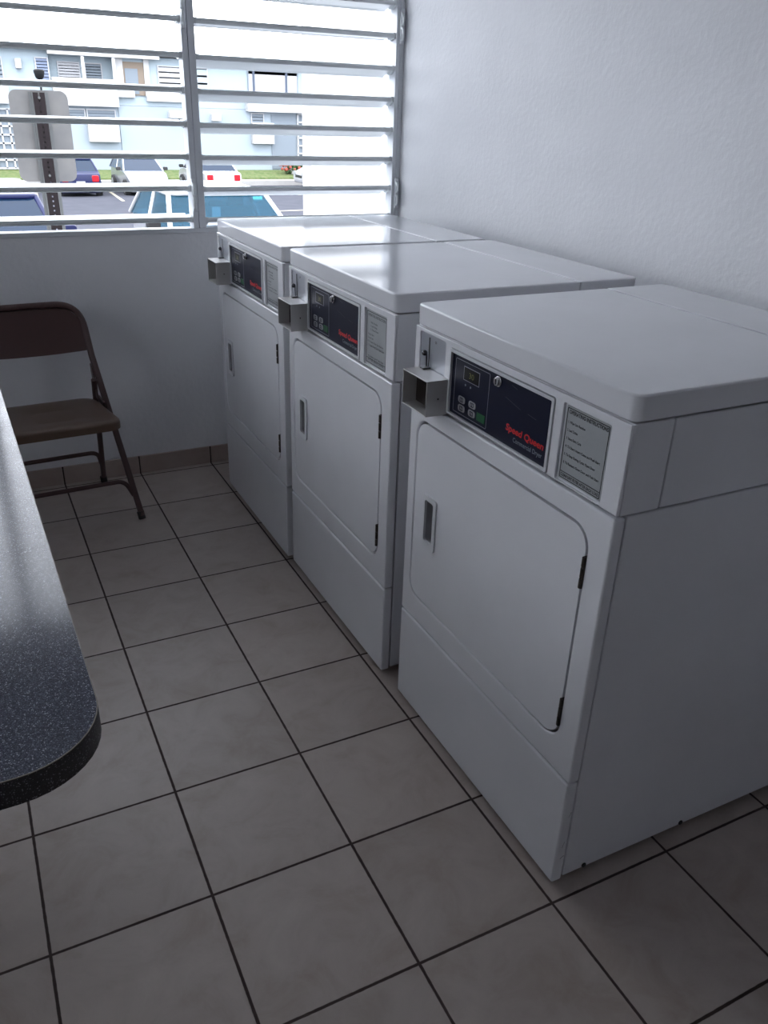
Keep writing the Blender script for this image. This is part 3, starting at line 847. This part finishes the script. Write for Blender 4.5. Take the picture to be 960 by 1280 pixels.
# cars: local frame has the front bumper towards -Y, origin on the ground at the centre
def car(loc, rz, label, paint, L, Wd, H, belt, hood, wsrun, rear_kind, clear=False, name='car'):
    root = empty(name, (loc[0], loc[1], gz(loc[1]) + (loc[2] if len(loc) > 2 else 0)), rz)
    root.rotation_euler = (math.radians(0), 0, rz)
    tag(root, label, 'car')
    h = Wd / 2; y0, y1 = -L / 2, L / 2
    if rear_kind == 'hatch': tail = y1 - .12; rrun = .35
    else: tail = y1 - .75; rrun = .55
    prof = [(y0 + .06, .20), (y0, .42), (y0 + .03, .60), (y0 + .14, .70), (y0 + hood * .55, belt - .07), (y0 + hood, belt)]
    prof += [(tail, belt + .03), (y1 - .05, belt + (.0 if rear_kind == 'hatch' else -.02)), (y1, belt - .22), (y1 - .01, .42), (y1 - .08, .20)]
    b = NB(); prism(b, prof, 'x', -h, h)
    for v in b.verts:                                            # tumble the flanks in below and above the shoulder line
        s = 1 if v.co.x > 0 else -1
        if v.co.z < .3: v.co.x -= s * .05
        if v.co.z > belt - .1: v.co.x -= s * .03
        k = abs(v.co.y) / (L / 2)
        if k > .93: v.co.x -= s * .09
    obj('body', b, paint, root, .05, 3)
    zb, zt = belt - .01, H
    hb, ht = h - .07, h - .22
    ws0, ws1 = y0 + hood, y0 + hood + wsrun
    rw1, rw0 = tail + .02, tail - rrun
    glass = M['car_glass_clear'] if clear else M['car_glass']
    base = {'fl': (-hb, ws0, zb), 'fr': (hb, ws0, zb), 'rl': (-hb, rw1, zb), 'rr': (hb, rw1, zb)}
    top = {'fl': (-ht, ws1, zt - .05), 'fr': (ht, ws1, zt - .05), 'rl': (-ht, rw0, zt - .05), 'rr': (ht, rw0, zt - .05)}
    for k in base:
        b = NB(); tube(b, [base[k], top[k]], .034, 8); obj('pillar', b, paint, root, smooth=60)
    for s in (-1, 1):
        b = NB(); tube(b, [(s * hb, (ws0 + rw1) / 2, zb), (s * ht, (ws1 + rw0) / 2, zt - .05)], .034, 8); obj('pillar', b, paint, root, smooth=60)
    b = NB(); prism(b, rrect(-ht - .03, ht + .03, ws1 - .04, rw0 + .05, .12, 4), 'z', zt - .065, zt); obj('roof', b, paint, root, .028, 3)
    V = lambda d, k: Vector(d[k])
    def pane(nm, a, b2, c, d, t=.008):
        bm_ = NB(); quad_slab(bm_, [a, b2, c, d], t); return obj(nm, bm_, glass, root, smooth=0)
    ws = pane('windshield', V(base, 'fl'), V(base, 'fr'), V(top, 'fr'), V(top, 'fl'))
    pane('rear_window', V(base, 'rr'), V(base, 'rl'), V(top, 'rl'), V(top, 'rr'))
    for s, f, r in ((-1, 'fl', 'rl'), (1, 'fr', 'rr')):
        mb = (V(base, f) + V(base, r)) / 2; mt = (V(top, f) + V(top, r)) / 2
        pane('side_window', V(base, f), mb, mt, V(top, f)); pane('side_window', mb, V(base, r), V(top, r), mt)
    # cabin: dashboard and seats
    b = NB(); box(b, -hb + .08, hb - .08, ws0 + .1, ws0 + .5, zb - .1, zb + .05)
    for s in (-1, 1):
        box(b, s * .37 - .25, s * .37 + .25, ws1 + .35, ws1 + .50, zb - .3, zb + .22); box(b, s * .37 - .12, s * .37 + .12, ws1 + .38, ws1 + .47, zb + .22, zb + .38)
    box(b, -hb + .1, hb - .1, rw0 - .5, rw0 - .35, zb - .3, zb + .2)
    obj('cabin_seats', b, M['interior'], root, .03)
    # wheels
    for s in (-1, 1):
        for yy in (y0 + .80, y1 - .80):
            b = NB(); disc(b, (yy, .31), 'x', .31, s * h - s * .20, s * h + s * .004, 24); wh = obj('wheel', b, M['tyre'], root, .02)
            b = NB(); disc(b, (yy, .31), 'x', .20, s * h - s * .01, s * h + s * .012, 20); obj('wheel_rim', b, M['rim'], wh, .006)
    # lamps, plates, mirrors
    for s in (-1, 1):
        b = NB(); prism(b, rrect(s * (h - .30) - .17, s * (h - .30) + .17, .56, .72, .05, 4), 'y', y0 + .0, y0 + .16); obj('headlight', b, M['head_lamp'], root, .02)
        b = NB(); prism(b, rrect(s * (h - .30) - .13, s * (h - .30) + .13, belt - .30, belt - .06, .05, 4), 'y', y1 - .12, y1 + .012); tag(obj('tail_light', b, M['tail_red'], root, .02), 'red tail light')
        b = NB(); prism(b, rrect(s * (h + .08) - .09, s * (h + .08) + .09, belt + .01, belt + .14, .04, 4), 'y', ws0 + .22, ws0 + .32)
        box(b, min(s * (h - .08), s * h), max(s * (h - .08), s * h), ws0 + .25, ws0 + .29, belt + .01, belt + .05)
        obj('side_mirror', b, M['black'] if paint is not M['car_blue'] else paint, root, .015)
    b = NB(); box(b, -.42, .42, y0 - .008, y0 + .1, .44, .56); obj('grille', b, M['black'], root, .02)
    b = NB(); box(b, -.16, .16, y1 + .002, y1 + .016, .50, .63); obj('license_plate', b, M['plate'], root)
    return root, (ws0, ws1, zb, zt, hb, ht)

def near_details(root, dims):
    ws0, ws1, zb, zt, hb, ht = dims
    b = NB(); prism(b, rrect(-.12, .12, zt - .20, zt - .13, .03, 4), 'y', ws1 + .02, ws1 + .05); obj('rearview_mirror', b, M['black'], root, .01)
    b = NB(); box(b, -.10, .02, ws1 - .045, ws1 - .04, zt - .40, zt - .20); obj('parking_tag', b, M['paper'], root, smooth=0)
    f = .83
    y = ws0 + (ws1 - ws0) * f; z = zb + (zt - .05 - zb) * f; x = hb + (ht - hb) * f
    b = NB(); quad_slab(b, [(x - .22, y - .012, z - .03), (x - .08, y - .012, z - .03), (x - .09, y + .02, z + .05), (x - .22, y + .02, z + .05)], -.003)
    tag(obj('windshield_sticker', b, M['teal'], root, smooth=0), 'teal windshield sticker')

r, dm = car((3.36, 10.95), 0, 'white car with a blue-tinted windshield parked facing the window, nearest behind the mullion', M['car_white'], 3.6, 1.76, 1.42, .97, .95, .62, 'hatch', True)
near_details(r, dm)
car((.42, 11.3), 0, 'dark blue car at the left edge behind the sign post', M['car_blue'], 4.3, 1.74, 1.42, .95, .95, .62, 'hatch', name='car')
car((4.76, 36.2), PI, 'dark blue sedan in the far row with a red tail light showing', M['car_blue'], 4.3, 1.7, 1.36, .90, 1.0, .65, 'sedan')
car((7.35, 36.2), 0, 'silver car in the far row facing the window', M['car_silver'], 4.1, 1.7, 1.38, .92, .95, .75, 'hatch')
car((10.3, 36.2), PI, 'white sedan in the far row with its red tail light at the right', M['car_white'], 4.4, 1.72, 1.36, .92, 1.0, .65, 'sedan')
car((17.75, 39.4), -PI / 2, 'white car at the far kerb half hidden by the bright white wall', M['car_white'], 4.3, 1.7, 1.40, .95, 1.0, .65, 'sedan')

# ------------------------------------------------------------------ light
wd = bpy.data.worlds.new('sky'); sc.world = wd; wd.use_nodes = True
bg = wd.node_tree.nodes['Background']
bg.inputs['Color'].default_value = (.865, .91, 1.0, 1); bg.inputs['Strength'].default_value = 7.4
sun = bpy.data.lights.new('sun', 'SUN'); sun.energy = 1.6; sun.angle = math.radians(8); sun.color = (1, .96, .9)
so = link(bpy.data.objects.new('sun', sun)); so.rotation_euler = (math.radians(38), 0, math.radians(-18)); so.location = (0, -5, 12)

# ------------------------------------------------------------------ camera
cam = bpy.data.cameras.new('camera'); co = link(bpy.data.objects.new('camera', cam)); sc.camera = co
cam.sensor_fit = 'VERTICAL'; cam.sensor_height = 24.0; cam.lens = 24.0 * 1025.54 / 1280; cam.clip_end = 500; cam.clip_start = .02
right = Vector((.89443281, -.44606719, .03184338)); down = Vector((-.1710107, -.40695781, -.89729632)); fwd = Vector((.41321336, .79712571, -.44027868))
mw = Matrix((( right.x, -down.x, -fwd.x, .06482172), (right.y, -down.y, -fwd.y, -.84477829), (right.z, -down.z, -fwd.z, 1.42244499), (0, 0, 0, 1)))
co.matrix_world = mw
vs_ = sc.view_settings
vs_.view_transform = 'Standard'; vs_.look = 'None'; vs_.exposure = 0.0; vs_.gamma = 1.0; vs_.use_curve_mapping = False
sc.cycles.max_bounces = 10; sc.cycles.diffuse_bounces = 6; sc.cycles.use_denoising = True
sc.cycles.sample_clamp_indirect = 8
